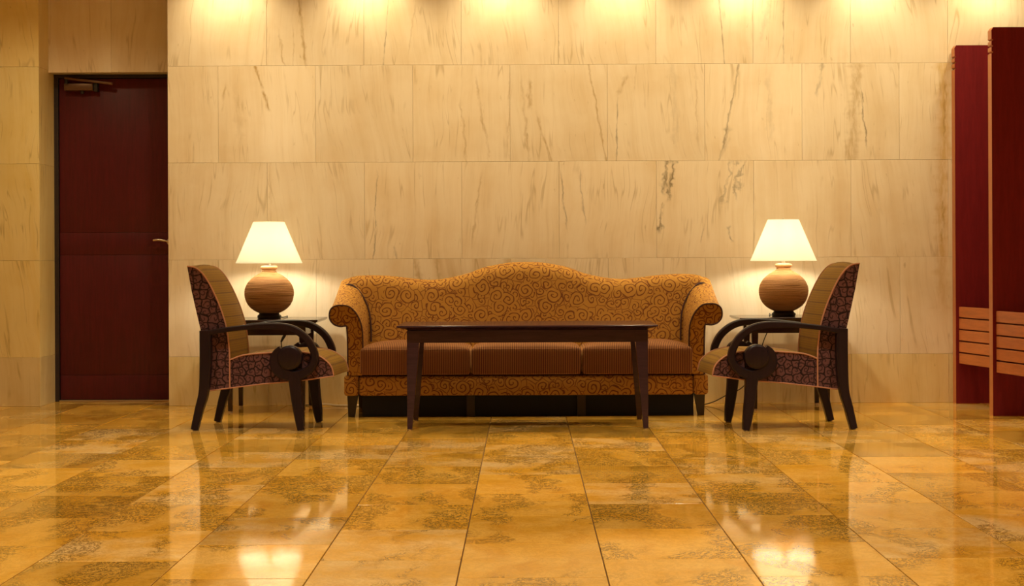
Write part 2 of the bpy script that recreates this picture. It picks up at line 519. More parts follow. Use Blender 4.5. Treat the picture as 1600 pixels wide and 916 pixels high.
# floor: screed with marble tiles laid in running bond
bm = B(); box(bm, XL, XR, YB, YF + 0.1, -0.10, -0.006)
floor = struct(finish('floor', bm, M_GROUT), 'polished golden marble tile floor', 'floor')
TW, TL, GX, GY = 0.430, 0.631, 0.0036, 0.0030
def tile_mesh(name, wx, wy, th, ch):
    """slab lying flat, chamfered top edge, top at z = 0"""
    bm = B()
    rect_stack(bm, [(0, 0, wx / 2, wy / 2, -th), (0, 0, wx / 2, wy / 2, -ch), (0, 0, wx / 2 - ch, wy / 2 - ch, 0)])
    bmesh.ops.recalc_face_normals(bm, faces=bm.faces)
    me = bpy.data.meshes.new(name); bm.to_mesh(me); bm.free()
    return me
floor_me = {}
def floor_tile(x0, x1, y0, y1):
    key = (round(x1 - x0, 3), round(y1 - y0, 3))
    if key not in floor_me:
        me = tile_mesh('floor_tile', x1 - x0 - GX, y1 - y0 - GY, 0.006, 0.0008)
        me.materials.append(M_FLOOR); floor_me[key] = me
    o = bpy.data.objects.new('tile', floor_me[key]); C.objects.link(o)
    o.location = ((x0 + x1) / 2, (y0 + y1) / 2, 0); o.parent = floor
rest = B()
k0 = math.floor((XL - (0.018 - 0.215)) / TW); k1 = math.ceil((XR - (0.018 - 0.215)) / TW)
for k in range(k0, k1):
    xa = 0.018 - 0.215 + k * TW; xb = xa + TW
    xa, xb = max(xa, XL), min(xb, XR)
    if xb - xa < 0.02: continue
    off = 0.0 if k % 2 == 0 else TL / 2
    j = -13
    while True:
        ya = -6.272 + off + j * TL; yb = ya + TL
        j += 1
        if ya >= YF: break
        lim = YF if (xa > DX0 - 0.3 and xb < DX1 + 0.4) else 0.02
        ya2, yb2 = max(ya, YB), min(yb, lim)
        if yb2 - ya2 < 0.02: continue
        if yb2 > -6.95 and xb > -3.9:
            floor_tile(xa, xb, ya2, yb2)
        else:
            rect_stack(rest, [((xa + xb) / 2, (ya2 + yb2) / 2, (xb - xa - GX) / 2, (yb2 - ya2 - GY) / 2, z) for z in (-0.006, 0.0)])
o = finish('far_tiles', rest, M_FLOOR, floor, smooth=False); o['kind'] = 'stuff'

# ceiling and unseen walls
bm = B(); box(bm, XL, XR, YB, YF + 0.1, ZC, ZC + 0.1)
struct(finish('ceiling', bm, M_PLASTER), 'plain cream plaster ceiling', 'ceiling')
bm = B(); box(bm, XL - 0.1, XL, YB, YF + 0.1, 0, ZC)
struct(finish('wall_left', bm, M_SIDE), 'plain warm stone wall at the left end', 'wall')
bm = B(); box(bm, XR, XR + 0.1, YB, YF + 0.1, 0, ZC)
struct(finish('wall_right', bm, M_SIDE), 'plain warm stone wall behind the partitions', 'wall')
bm = B(); box(bm, XL - 0.1, XR + 0.1, YB - 0.1, YB, 0, ZC)
struct(finish('wall_front', bm, M_SIDE), 'plain warm stone wall facing the sofa', 'wall')

# back wall: marble slabs on a backing
COURSES = [(0.0, 0.306), (0.306, 0.912), (0.912, 1.518), (1.518, 2.124), (2.124, 2.732), (2.732, ZC)]
G = 0.0011
wall_me = {}
SPECIAL = {}
def slab(parent, x0, x1, z0, z1, y, mat, facing=0, xkey=None):
    """facing 0: towards the room (-y); 1: face towards +x; 2: face towards -x; 3: face down"""
    wx, wz = x1 - x0 - G, z1 - z0 - G
    key = (round(wx, 3), round(wz, 3), mat.name)
    if key not in wall_me:
        bm = B()
        c = 0.0010
        rings(bm, [[(sx * (wx / 2 - i), yy, sz * (wz / 2 - i)) for sx, sz in ((-1, -1), (1, -1), (1, 1), (-1, 1))] for i, yy in ((0, T), (0, c), (c, 0))])
        bmesh.ops.recalc_face_normals(bm, faces=bm.faces)
        me = bpy.data.meshes.new('wall_slab'); bm.to_mesh(me); bm.free()
        me.materials.append(mat); wall_me[key] = me
    o = bpy.data.objects.new('slab', wall_me[key]); C.objects.link(o)
    o.parent = parent
    zc = (z0 + z1) / 2
    if facing == 0: o.location = ((x0 + x1) / 2, y, zc)
    elif facing == 1: o.location = (y, (x0 + x1) / 2, zc); o.rotation_euler = (0, 0, PI / 2)
    elif facing == 2: o.location = (y, (x0 + x1) / 2, zc); o.rotation_euler = (0, 0, -PI / 2)
    return o

def V(px, py): return ((px - 820) / 250.0, 0.92 + (402 - py) / 250.0)
def special(course, xi, lst, **kw):
    """veins of one slab given in wall metres, turned to slab coordinates"""
    z0, z1 = COURSES[course]; zc = (z0 + z1) / 2
    xc = (-1.912 if course % 2 else -1.608) + 0.608 * (xi + 0.5)
    vv = [(a - xc, b - zc, c - xc, d - zc, hw, st, wob, col) for (a, b, c, d, hw, st, wob, col) in lst]
    SPECIAL[(course, xi)] = marble('veined_marble', ML, MD, MV, vv, **kw)
# strongly marked slabs (course counted from the floor)
special(3, 0, [(-1.68, 2.12, -1.63, 1.97, 0.015, 0.95, 0.03, OC), (-1.635, 1.98, -1.585, 1.83, 0.016, 0.95, 0.05, OC), (-1.865, 2.03, -1.89, 1.83, 0.012, 0.6, 0.05, OC), (-1.80, 2.05, -1.77, 1.55, 0.03, 0.25, 0.08, OC)])
special(3, 3, [(0.035, 2.05, 0.03, 1.83, 0.022, 0.7, 0.05, OC), (0.06, 1.85, 0.17, 1.53, 0.012, 0.65, 0.04, OC), (0.405, 2.12, 0.51, 1.52, 0.010, 0.7, 0.04, OC), (-0.02, 2.1, 0.03, 1.52, 0.014, 0.4, 0.05, OC)])
special(3, 2, [(-0.40, 1.93, -0.36, 1.52, 0.012, 0.5, 0.05, OC), (-0.31, 2.10, -0.22, 1.52, 0.014, 0.5, 0.05, OC), (-0.09, 2.1, -0.10, 1.52, 0.012, 0.45, 0.05, OC)])
special(3, 4, [(0.65, 2.07, 0.58, 1.92, 0.02, 0.65, 0.05, OC), (0.585, 1.95, 0.575, 1.52, 0.006, 0.7, 0.03, DK), (0.70, 2.12, 0.69, 1.95, 0.006, 0.6, 0.02, OC), (0.93, 2.12, 0.95, 1.55, 0.03, 0.25, 0.08, (0.3, 0.22, 0.12)), (1.07, 2.12, 1.09, 1.55, 0.008, 0.4, 0.05, OC)])
special(3, 6, [(2.08, 2.12, 2.04, 1.52, 0.055, 0.6, 0.10, OC), (2.10, 2.02, 2.145, 1.55, 0.009, 0.8, 0.06, DK), (1.86, 2.12, 1.83, 1.9, 0.015, 0.45, 0.06, DK)])
special(3, 5, [(1.345, 2.12, 1.22, 1.52, 0.010, 0.65, 0.06, DK), (1.27, 1.75, 1.25, 1.55, 0.025, 0.4, 0.07, DK), (1.52, 2.1, 1.55, 1.6, 0.03, 0.2, 0.12, DK)])
special(2, 4, [(0.885, 1.52, 0.875, 1.29, 0.032, 0.85, 0.20, DK), (0.93, 1.52, 0.90, 1.25, 0.018, 0.9, 0.16, DK), (0.86, 1.26, 0.85, 1.05, 0.014, 0.9, 0.12, DK), (1.31, 1.52, 1.22, 1.20, 0.022, 0.5, 0.22, DK), (1.37, 1.52, 1.33, 1.25, 0.022, 0.6, 0.22, DK), (1.28, 1.12, 1.29, 1.0, 0.010, 0.7, 0.12, DK), (1.13, 1.14, 1.09, 0.99, 0.006, 0.5, 0.06, DK)])
OCHRE_SHADE = (0.55, 0.36, 0.09)  # ochre band beside the partition: stone colour plus the partition's shadow, painted in
special(3, 7, [(2.625, 2.5, 2.625, 1.2, 0.062, 0.75, 0.02, OCHRE_SHADE), (2.64, 2.1, 2.62, 1.55, 0.01, 0.6, 0.06, OC)])
special(2, 6, [(2.615, 1.9, 2.605, 0.6, 0.062, 0.75, 0.03, OCHRE_SHADE), (2.63, 1.35, 2.60, 0.95, 0.012, 0.6, 0.06, OC)])
special(1, 7, [(2.61, 1.3, 2.61, 0.5, 0.055, 0.6, 0.04, OCHRE_SHADE)])
special(4, 0, [(-1.42, 2.62, -1.36, 2.13, 0.016, 0.75, 0.04, OC), (-1.54, 2.37, -1.50, 2.13, 0.010, 0.6, 0.06, OC), (-1.44, 2.40, -1.44, 2.13, 0.006, 0.5, 0.03, OC)])
special(4, 1, [(-0.825, 2.73, -0.88, 2.13, 0.006, 0.7, 0.02, DK), (-0.67, 2.55, -0.73, 2.15, 0.010, 0.4, 0.05, OC)])
special(4, 5, [(1.63, 2.73, 1.62, 2.13, 0.006, 0.65, 0.02, DK), (1.55, 2.6, 1.47, 2.2, 0.02, 0.2, 0.1, DK)])
special(4, 6, [(1.945, 2.73, 1.91, 2.13, 0.008, 0.65, 0.03, DK), (1.89, 2.5, 1.87, 2.15, 0.012, 0.35, 0.06, DK)])
special(4, 4, [(1.205, 2.73, 1.255, 2.13, 0.007, 0.7, 0.02, DK)])
special(2, 0, [(-1.64 + 0.05, 1.52, -1.64 + 0.06, 0.95, 0.012, 0.3, 0.05, OC)])
special(2, 1, [(-0.92, 1.5, -0.94, 0.92, 0.007, 0.65, 0.05, DK), (-0.82, 1.0, -0.80, 0.92, 0.012, 0.5, 0.03, DK)])
special(2, 2, [(-0.49, 1.5, -0.58, 0.92, 0.010, 0.55, 0.06, OC), (-0.63, 1.5, -0.65, 1.2, 0.007, 0.5, 0.05, OC), (-0.26, 1.5, -0.34, 0.93, 0.010, 0.5, 0.05, OC)])
special(2, 3, [(0.01, 1.5, 0.05, 0.93, 0.009, 0.55, 0.05, OC), (0.22, 1.5, 0.27, 1.05, 0.008, 0.6, 0.04, DK), (0.34, 1.5, 0.38, 1.1, 0.008, 0.5, 0.05, DK)])
special(1, 2, [(-0.68, 0.91, -0.65, 0.75, 0.03, 0.7, 0.06, OC), (-0.55, 0.91, -0.53, 0.7, 0.02, 0.5, 0.06, OC)], ochre=0.5)

bm = B(); box(bm, DX1 + 0.004, XR, T - 0.004, 0.5, 0, ZC)
wall_back = struct(finish('wall_back', bm, M_JOINT), 'tall wall of pale veined marble slabs behind the sofa', 'wall')
for ci, (z0, z1) in enumerate(COURSES):
    start = -1.912 if ci % 2 else -1.608
    i = -2
    while True:
        xa = start + 0.608 * i; xb = xa + 0.608
        xi = i; i += 1
        if xa >= XR: break
        if xb <= DX1 + 0.03: continue
        xa = DX1 if xa < DX1 + 0.05 else xa
        xb = min(xb, XR)
        if xb - xa < 0.03: continue
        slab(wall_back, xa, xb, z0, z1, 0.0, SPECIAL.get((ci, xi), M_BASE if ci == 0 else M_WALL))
    slab(wall_back, T, YF, z0, z1, DX1, M_BASE if ci == 0 else M_WALL, facing=2)
# pier left of the door
bm = B(); box(bm, XL, DX0 - 0.016, T - 0.004, 0.5, 0, ZC)
wall_pier = struct(finish('wall_pier', bm, M_JOINT), 'marble clad pier at the left of the door', 'wall')
for ci, (z0, z1) in enumerate(COURSES):
    xb = DX0
    while xb > XL + 0.03:
        xa = max(XL, xb - 0.608)
        slab(wall_pier, xa, xb, z0, z1, 0.0, M_BASE if ci == 0 else M_PIER)
        xb = xa
    slab(wall_pier, T, YF, z0, z1, DX0, M_BASE if ci == 0 else M_PIER, facing=1)
# head of the door recess
bm = B(); box(bm, DX0, DX1, 0.23 + T - 0.004, 0.5, DZ + 0.001, ZC)
wall_lintel = struct(finish('wall_lintel', bm, M_WALL), 'marble panel set back above the dark red door', 'wall')
xm = (DX0 + DX1) / 2
for xa, xb in ((DX0, xm), (xm, DX1)):
    slab(wall_lintel, xa, xb, DZ, ZC, 0.23, M_WALL)

# door
door = bpy.data.objects.new('door_1', None); C.objects.link(door); door.location = (xm, 0.38, 0)
struct(door, 'dark red wooden door in a marble recess with overhead closer', 'door')
hw = (DX1 - DX0) / 2
bm = B()
box(bm, -hw, -hw + 0.028, -0.012, 0.05, 0, DZ); box(bm, hw - 0.028, hw, -0.012, 0.05, 0, DZ); box(bm, -hw + 0.028, hw - 0.028, -0.012, 0.05, DZ - 0.022, DZ)
finish('door_frame', bm, M_DFRAME, door)
leaf = simple_box('door_leaf', M_DFRAME, door, -hw + 0.031, hw - 0.031, 0.006, 0.05, 0.012, DZ - 0.025)
for za, zb in ((0.014, 0.170), (0.1716, 0.945), (0.9466, 1.09), (1.0916, DZ - 0.026)):
    simple_box('door_panel', M_DOOR, leaf, -hw + 0.032, hw - 0.032, 0.0, 0.010, za, zb, 0.0012)
simple_box('threshold', M_METAL, door, -hw + 0.028, hw - 0.028, -0.02, 0.05, 0.0005, 0.011, 0.002)
hd = bpy.data.objects.new('door_handle', None); C.objects.link(hd); hd.parent = door; hd.location = (0.345, 0, 1.03)
bm = B(); lathe(bm, [(0.0, 0), (0.024, 0), (0.024, 0.008), (0.010, 0.010), (0.010, 0.05), (0.0, 0.05)], 20)
bmesh.ops.rotate(bm, cent=(0, 0, 0), matrix=Matrix.Rotation(PI / 2, 3, 'X'), verts=bm.verts)
finish('rosette', bm, M_METAL, hd)
bm = B(); tube(bm, catmull([(0.0, -0.048, -0.002), (-0.03, -0.052, 0.006), (-0.07, -0.050, 0.012), (-0.105, -0.046, 0.009)], 5), [0.006] * 5 + [0.0075] * 10 + [0.006], 10)
finish('lever', bm, M_METAL, hd)
cl = bpy.data.objects.new('door_closer', None); C.objects.link(cl); cl.parent = door
bm = B(); box(bm, -0.327, -0.142, -0.055, 0.002, 2.005, 2.05, 0.004)
finish('closer_body', bm, M_BRONZE, cl)
bm = B(); box(bm, -0.138, -0.112, -0.05, 0.002, 1.998, 2.055, 0.003); lathe(bm, [(0.0, 1.985), (0.012, 1.985), (0.012, 2.006), (0, 2.006)], 14, -0.215, -0.028)
finish('closer_cap', bm, M_DARKM, cl)
bm = B(); box(bm, -0.155, 0.155, -0.075, -0.060, -0.007, 0.007, 0.002)
bmesh.ops.rotate(bm, cent=(0, 0, 0), matrix=Matrix.Rotation(0.125, 3, 'Y'), verts=bm.verts)
bmesh.ops.translate(bm, vec=(-0.165, 0, 2.064), verts=bm.verts)
finish('closer_arm', bm, M_BRONZE, cl)
bm = B(); lathe(bm, [(0.0, 2.046), (0.011, 2.046), (0.011, 2.092), (0, 2.092)], 12, -0.310, -0.06)
finish('closer_pivot', bm, M_DARKM, cl)

# ------------------------------------------------------------------ ceiling lights
def downlight(x, y, power, angle, blend, label, group, tilt=0.0, col=WARM):
    t = thing('downlight', label, 'light', (x, y, ZC), 0, group)
    bm = B(); lathe(bm, [(0.045, 0.0), (0.062, 0.0), (0.062, -0.006), (0.045, -0.006)], 24)
    bm.faces.ensure_lookup_table()
    finish('trim_ring', bm, M_METAL, t)
    bm = B(); lathe(bm, [(0.0, -0.002), (0.044, -0.002), (0.044, -0.0005), (0.0, -0.0005)], 24)
    finish('lens', bm, M_LENS, t)
    L = bpy.data.lights.new('downlight_lamp', 'SPOT')
    L.energy = power; L.color = col; L.spot_size = angle; L.spot_blend = blend; L.shadow_soft_size = 0.04
    lo = bpy.data.objects.new('downlight_lamp', L); C.objects.link(lo); lo.parent = t
    lo.location = (0, 0, -0.06); lo.rotation_euler = (tilt, 0, 0)
for px, nth in zip((-1.84, -0.968, -0.14, 0.608, 1.368, 2.152, 2.868), ('first', 'second', 'third', 'fourth', 'fifth', 'sixth', 'seventh')):
    downlight(px, -0.24, WASH_POWER, math.radians(121), 0.9, 'recessed downlight casting the %s bright scallop on the wall from the door side' % nth, 'wall washer downlights', 0.10)
for px in (-2.9, -1.7, -0.5, 0.7, 1.7, 2.45):  # unseen row, added to light the middle of the wall
    downlight(px, -1.0, WALL_POWER * (0.85 if px > 2 else 1.0), math.radians(122), 1.0, 'unseen recessed downlight added to light the marble wall, tilted towards it', 'added tilted downlights', 0.15)
for yy in (-3.0, -5.0, -7.1, -9.3):
    for xx in (-2.6, -0.9, 0.8, 2.5):
        downlight(xx, yy, ROOM_POWER * (1.3 if yy > -4 else 0.78), math.radians(84 if yy > -4 else 105), 0.8, 'recessed downlight in the open ceiling over the lobby floor', 'lobby downlights', 0.0, SOFT)

# ------------------------------------------------------------------ sofa
sofa = thing('sofa', 'long camelback sofa in gold and maroon scroll fabric with rolled arms', 'sofa', (0.004, -0.89, 0))
SARM = [(-1.028, 0.241), (-1.028, 0.414), (-1.033, 0.518), (-1.043, 0.527), (-1.072, 0.525), (-1.105, 0.536), (-1.128, 0.562), (-1.133, 0.595), (-1.124, 0.625), (-1.098, 0.643), (-1.062, 0.647), (-1.017, 0.638), (-0.978, 0.599), (-0.955, 0.553), (-0.944, 0.503), (-0.941, 0.414), (-0.941, 0.241)]
STOP = [(-1.108, 0.755), (-1.085, 0.786), (-1.046, 0.807), (-0.973, 0.814), (-0.884, 0.814), (-0.795, 0.808), (-0.699, 0.796), (-0.583, 0.786), (-0.479, 0.795), (-0.355, 0.822), (-0.255, 0.859), (-0.139, 0.882), (-0.081, 0.889), (0.0, 0.891)]
top_s = catmull([(x, z, 0) for x, z in STOP], 4)
top_all = [(p[0], p[1]) for p in top_s] + [(-p[0], p[1]) for p in reversed(top_s[:-1])]
# base
bm = B(); box(bm, -0.965, 0.965, 0.004, 0.76, 0.1215, 0.236, 0.016, 3)
finish('base', bm, M_SCROLL, sofa)
for s in (-1, 1):
    bm = B(); box(bm, min(s * 0.968, s * 1.052), max(s * 0.968, s * 1.052), 0.0, 0.76, 0.1215, 0.243, 0.018, 3)
    finish('base_corner', bm, M_SCROLL, sofa)
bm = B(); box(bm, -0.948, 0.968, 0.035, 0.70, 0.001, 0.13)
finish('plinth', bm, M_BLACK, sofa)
bm = B(); box(bm, -0.97, 0.97, 0.10, 0.62, 0.225, 0.262, 0.01)
finish('seat_deck', bm, M_SCROLL, sofa)
for lx, ly, tw in ((-1.004, 0.05, 1), (1.004, 0.05, -1), (-1.0, 0.70, 1), (1.0, 0.70, -1), (-0.32, 0.030, 0), (0.32, 0.030, 0)):
    bm = B()
    h0, h1 = 0.030, 0.018
    if tw == 0: h0 = h1 = 0.024
    cx = lx
    rect_stack(bm, [(cx - tw * 0.008, ly, h1, h1 if tw else 0.014, 0.0), (cx, ly, h0, h0 if tw else 0.014, 0.123)])
    finish('leg', bm, M_LEGD, sofa)
# arms
sm = catmull([(x, z, 0) for x, z in SARM], 3)
prof = [(p[0], p[1]) for p in sm]
for s in (-1, 1):
    bm = B()
    rs = []
    N = 10
    for k in range(N + 1):
        y = 0.006 + 0.60 * k / N
        rise = 0.125 * (max(0, y - 0.0) / 0.52) ** 1.15
        rs.append([(-s * x, y, z + rise * max(0, min(1, (z - 0.36) / 0.26))) for x, z in prof])
    rings(bm, rs)
    finish('arm', bm, M_SCROLL, sofa)
    bm = B()
    cx = sum(p[0] for p in prof) / len(prof); cz = sum(p[1] for p in prof) / len(prof)
    rings(bm, [[(-s * x, y, z) for x, z in prof] for y in (0.010, -0.004)])
    finish('arm_front', bm, M_SCROLL, sofa)
    bm = B(); tube(bm, [(-s * x, -0.004, z) for x, z in prof], 0.0048, 6)
    finish('piping', bm, M_SPIPE, sofa)
# back
def hwid(z): 
    f = max(0, min(1, (z - 0.62) / 0.13)); f = f * f * (3 - 2 * f)
    return 0.90 + 0.10 * f
bm = B()
rs = []
for x, zt in top_all:
    col = [(0.355, 0.30), (0.385, 0.42), (0.415, 0.54)]
    zs = zt - 0.085
    q = [(0.355, 0.26), (0.372, 0.34), (0.395, 0.44)]
    for f in (0.25, 0.5, 0.75, 1.0):
        z = 0.44 + (zs - 0.44) * f
        q.append((0.395 + 0.06 * f, z))
    for a in range(1, 9):
        th = PI * a / 8
        q.append((0.455 + 0.085 * (1 - math.cos(th)), zs + 0.085 * math.sin(th)))
    q += [(0.64, 0.5), (0.66, 0.24)]
    rs.append([(x * hwid(z), y, z) for y, z in q])
rings(bm, rs)
finish('back', bm, M_SCROLL, sofa, angle=60)
# piping where arm meets back
for s in (-1, 1):
    pts = [(-s * -1.10, 0.50, 0.752), (-s * -1.045, 0.445, 0.758), (-s * -0.995, 0.425, 0.716), (-s * -0.955, 0.41, 0.65), (-s * -0.934, 0.40, 0.58), (-s * -0.926, 0.385, 0.50), (-s * -0.924, 0.37, 0.42)]
    bm = B(); tube(bm, catmull(pts, 5), 0.006, 6)
    finish('piping', bm, M_SPIPE, sofa)
# three seat cushions
for cx, cw in ((-0.638, 0.634), (0.002, 0.634), (0.642, 0.634)):
    bm = B(); cushion(bm, cw, 0.44, 0.154, 0.020, 0.038)
    finish('seat_cushion', bm, M_RIB, sofa, (cx, 0.185, 0.3215), angle=60)
    bm = B()
    w2, d2 = cw / 2 - 0.006, 0.22 - 0.006
    for zz in (0.068, -0.068):
        tube(bm, [(-w2 + 0.012, d2 * -1, zz), (-w2 / 2, -d2 - 0.001, zz), (0, -d2 - 0.001, zz), (w2 / 2, -d2 - 0.001, zz), (w2 - 0.012, -d2, zz)], 0.004, 6)
    finish('cushion_piping', bm, M_RIB, sofa, (cx, 0.185, 0.3215))

# ------------------------------------------------------------------ coffee table
ct = thing('coffee_table', 'long dark wooden coffee table with tapered legs in front of sofa', 'table', (0.012, -1.41, 0))
HX, HY = 0.695, 0.335
bm = B()
rect_stack(bm, [(0, 0, HX - 0.060, HY - 0.060, 0.5300), (0, 0, HX - 0.052, HY - 0.052, 0.5330), (0, 0, HX - 0.044, HY - 0.044, 0.5380), (0, 0, HX - 0.022, HY - 0.022, 0.5430), (0, 0, HX - 0.008, HY - 0.008, 0.5470), (0, 0, HX, HY, 0.5490), (0, 0, HX, HY, 0.5555), (0, 0, HX - 0.002, HY - 0.002, 0.5570)])
finish('table_top', bm, M_TABLE, ct, angle=25)
ax, ay = HX - 0.052, HY - 0.045
for s in (-1, 1):
    simple_box('apron', M_TABLE, ct, -ax + 0.06, ax - 0.06, s * (ay - 0.016) - 0.011, s * (ay - 0.016) + 0.011, 0.465, 0.5305)
    simple_box('apron', M_TABLE, ct, s * (ax - 0.016) - 0.011, s * (ax - 0.016) + 0.011, -ay + 0.06, ay - 0.06, 0.465, 0.5305)
    for q in (-1, 1):
        bm = B()
        def lg(h, z): return (s * (ax - h), q * (ay - h), h, h, z)
        rect_stack(bm, [lg(0.0135, 0.006), lg(0.0155, 0.06), lg(0.0325, 0.46), lg(0.0325, 0.5305)])
        l = finish('leg', bm, M_TABLE, ct)
        bm = B(); lathe(bm, [(0, 0.0), (0.012, 0.0), (0.013, 0.004), (0.011, 0.007), (0, 0.007)], 14, s * (ax - 0.0135), q * (ay - 0.0135))
        finish('foot_glide', bm, M_GLIDE, l)

# ------------------------------------------------------------------ armchairs
BACK = [(-0.333, 0.879), (-0.295, 0.874), (-0.264, 0.855), (-0.234, 0.821), (-0.203, 0.769), (-0.172, 0.704), (-0.145, 0.636), (-0.121, 0.553), (-0.107, 0.454), (-0.103, 0.38), (-0.103, 0.225), (-0.21, 0.211), (-0.237, 0.386), (-0.258, 0.523), (-0.282, 0.625), (-0.309, 0.745)]
SEAT = [(-0.103, 0.225), (-0.103, 0.375), (-0.049, 0.396), (0.006, 0.406), (0.14, 0.416), (0.253, 0.42), (0.328, 0.413), (0.379, 0.398), (0.417, 0.375), (0.448, 0.341), (0.462, 0.29), (0.277, 0.264), (0.075, 0.247)]
ARM = [(-0.234, 0.519, 0.0137), (-0.172, 0.529, 0.0137), (-0.11, 0.54, 0.0137), (0.006, 0.553, 0.0145), (0.099, 0.558, 0.0171), (0.195, 0.555, 0.0188), (0.263, 0.536, 0.0188), (0.321, 0.492, 0.0188), (0.355, 0.437, 0.0188), (0.366, 0.389, 0.0188), (0.35, 0.344, 0.0205), (0.311, 0.31, 0.024), (0.26, 0.293, 0.0274), (0.208, 0.302, 0.0308), (0.167, 0.327, 0.0308), (0.15, 0.365, 0.0274), (0.157, 0.41, 0.0205), (0.184, 0.44, 0.0137)]
POST = [(-0.227, 0.535, 0.0290), (-0.225, 0.386, 0.0308), (-0.235, 0.214, 0.026), (-0.261, 0.112, 0.0223), (-0.288, 0.004, 0.0188)]
FLEG = [(0.250, 0.300, 0.0342), (0.258, 0.269, 0.0325), (0.266, 0.184, 0.0291), (0.282, 0.064, 0.024), (0.290, 0.004, 0.0171)]
CW = 0.222   # half width of the upholstery
def upholster(name, pts, chair, crown, top_from, top_to):
    """side cheeks in curl fabric, the wrap between them in check fabric, slightly crowned"""
    n = len(pts)
    bm = B()
    ys = [-CW, -CW + 0.012, -CW * 0.5, 0, CW * 0.5, CW - 0.012, CW]
    rs = []
    cx = sum(p[0] for p in pts) / n; cz = sum(p[1] for p in pts) / n
    for y in ys:
        f = (1 - (abs(y) / CW) ** 3)
        r = []
        for i, (x, z) in enumerate(pts):
            if top_from <= i <= top_to:
                dx, dz = x - cx, z - cz
                l = math.hypot(dx, dz)
                r.append((x + dx / l * crown * f, y, z + dz / l * crown * f))
            else:
                r.append((x, y, z))
        rs.append(r)
    rings(bm, rs)
    bmesh.ops.recalc_face_normals(bm, faces=bm.faces)
    L = bm.loops.layers.uv.new('uv')
    for f in bm.faces:
        cheek = len(f.verts) > 4
        f.material_index = 0 if cheek else 1
        for l in f.loops:
            c = l.vert.co
            if cheek: l[L].uv = (c.x, c.z)
            else: l[L].uv = (c.y, c.z * 1.0 if abs(f.normal.x) > 0.6 else c.x)
    return finish(name, bm, [M_CSIDE, M_CFRONT], chair, uv=False, angle=45)
def make_chair():
    ch = thing('armchair', '', 'chair')
    upholster('backrest', BACK, ch, 0.014, 1, 8)
    upholster('seat', SEAT, ch, 0.012, 2, 9)
    for s in (-1, 1):
        y = s * (CW + 0.002)
        bm = B(); tube(bm, [(x, y, z) for x, z in (lambda q: q)([(p[0], p[1]) for p in catmull([(a, b, 0) for a, b in BACK[:11]], 4)])], 0.0042, 6)
        finish('piping', bm, M_PIPE, ch)
        pp = [(p[0], p[1]) for p in catmull([(a, b, 0) for a, b in SEAT[1:11]], 4)] + SEAT[11:] + [SEAT[0], (-0.21, 0.211)]
        bm = B(); tube(bm, [(x, y, z) for x, z in pp], 0.0040, 6)
        finish('piping', bm, M_PIPE, ch)
        y0, y1 = s * 0.252 - 0.026, s * 0.252 + 0.026
        bm = B(); ribbon(bm, [tuple(p) for p in catmull(ARM, 5)], y0 + 0.004, y1 - 0.004)
        arm = finish('armrest', bm, M_CHAIRW, ch)
        bm = B()
        rr = [(0.0, 0.0), (0.050, 0.0), (0.060, 0.004), (0.0655, 0.010), (0.0655, 0.056), (0.060, 0.062), (0.050, 0.066), (0, 0.066)]
        lathe(bm, [(a, b - 0.033) for a, b in rr], 36)
        bmesh.ops.rotate(bm, cent=(0, 0, 0), matrix=Matrix.Rotation(PI / 2, 3, 'X'), verts=bm.verts)
        bmesh.ops.translate(bm, vec=(0.232, s * 0.252, 0.390), verts=bm.verts)
        finish('scroll_disc', bm, M_CHAIRW, arm)
        for pth in (POST, FLEG):
            bm = B(); ribbon(bm, [tuple(p) for p in catmull(pth, 5)], y0 + 0.003, y1 - 0.003)
            lg_ = finish('leg', bm, M_CHAIRW, ch)
            bm = B(); lathe(bm, [(0, 0.0), (0.010, 0.0), (0.011, 0.004), (0.010, 0.007), (0, 0.007)], 12, pth[-1][0], s * 0.252)
            finish('foot_glide', bm, M_GLIDE, lg_)
    return ch
chair = make_chair()
chair.location = (-1.465, -1.43, 0); chair.rotation_euler = (0, 0, math.radians(-4.6))
tag(chair, 'armchair with black scroll arms at the sofa end nearer the dark red door', 'chair', 'pair of scroll arm chairs')
chair2 = copy_tree(chair)
chair2.location = (1.430, -1.54, 0); chair2.rotation_euler = (0, 0, PI + math.radians(4.6))
tag(chair2, 'armchair with black scroll arms at the sofa end nearer the wooden partitions', 'chair', 'pair of scroll arm chairs')

# ------------------------------------------------------------------ side tables
def make_side_table():
    st = thing('side_table', '', 'table')
    hx, hy, zt = 0.312, 0.272, 0.555
    bm = B()
    rect_stack(bm, [(0, 0, hx - 0.014, hy - 0.014, zt - 0.020), (0, 0, hx - 0.003, hy - 0.003, zt - 0.012), (0, 0, hx, hy, zt - 0.009), (0, 0, hx, hy, zt - 0.002), (0, 0, hx - 0.002, hy - 0.002, zt)])
    finish('table_top', bm, M_SIDET, st, angle=25)
    lx, ly = 0.216, 0.205
    for s in (-1, 1):
        simple_box('apron', M_SIDET, st, -lx, lx, s * ly - 0.010, s * ly + 0.010, 0.462, 0.5355)
        simple_box('apron', M_SIDET, st, s * lx - 0.010, s * lx + 0.010, -ly, ly, 0.462, 0.5355)
        for q in (-1, 1):
            bm = B(); rect_stack(bm, [(s * lx, q * ly, 0.0125, 0.0125, 0.012), (s * lx, q * ly, 0.0175, 0.0175, 0.40), (s * lx, q * ly, 0.0195, 0.0195, 0.44), (s * lx, q * ly, 0.0195, 0.0195, 0.5355)])
            l = finish('leg', bm, M_SIDET, st)
            bm = B(); lathe(bm, [(0, 0), (0.013, 0), (0.014, 0.005), (0.010, 0.013), (0, 0.013)], 14, s * lx, q * ly)
            finish('foot_glide', bm, M_GLIDE, l)
    return st
st = make_side_table()
st.location = (-1.540, -0.345, 0)
tag(st, 'dark glossy side table under the lamp nearer the dark red door', 'table', 'pair of lamp tables')
st2 = copy_tree(st)
st2.location = (1.582, -0.345, 0)
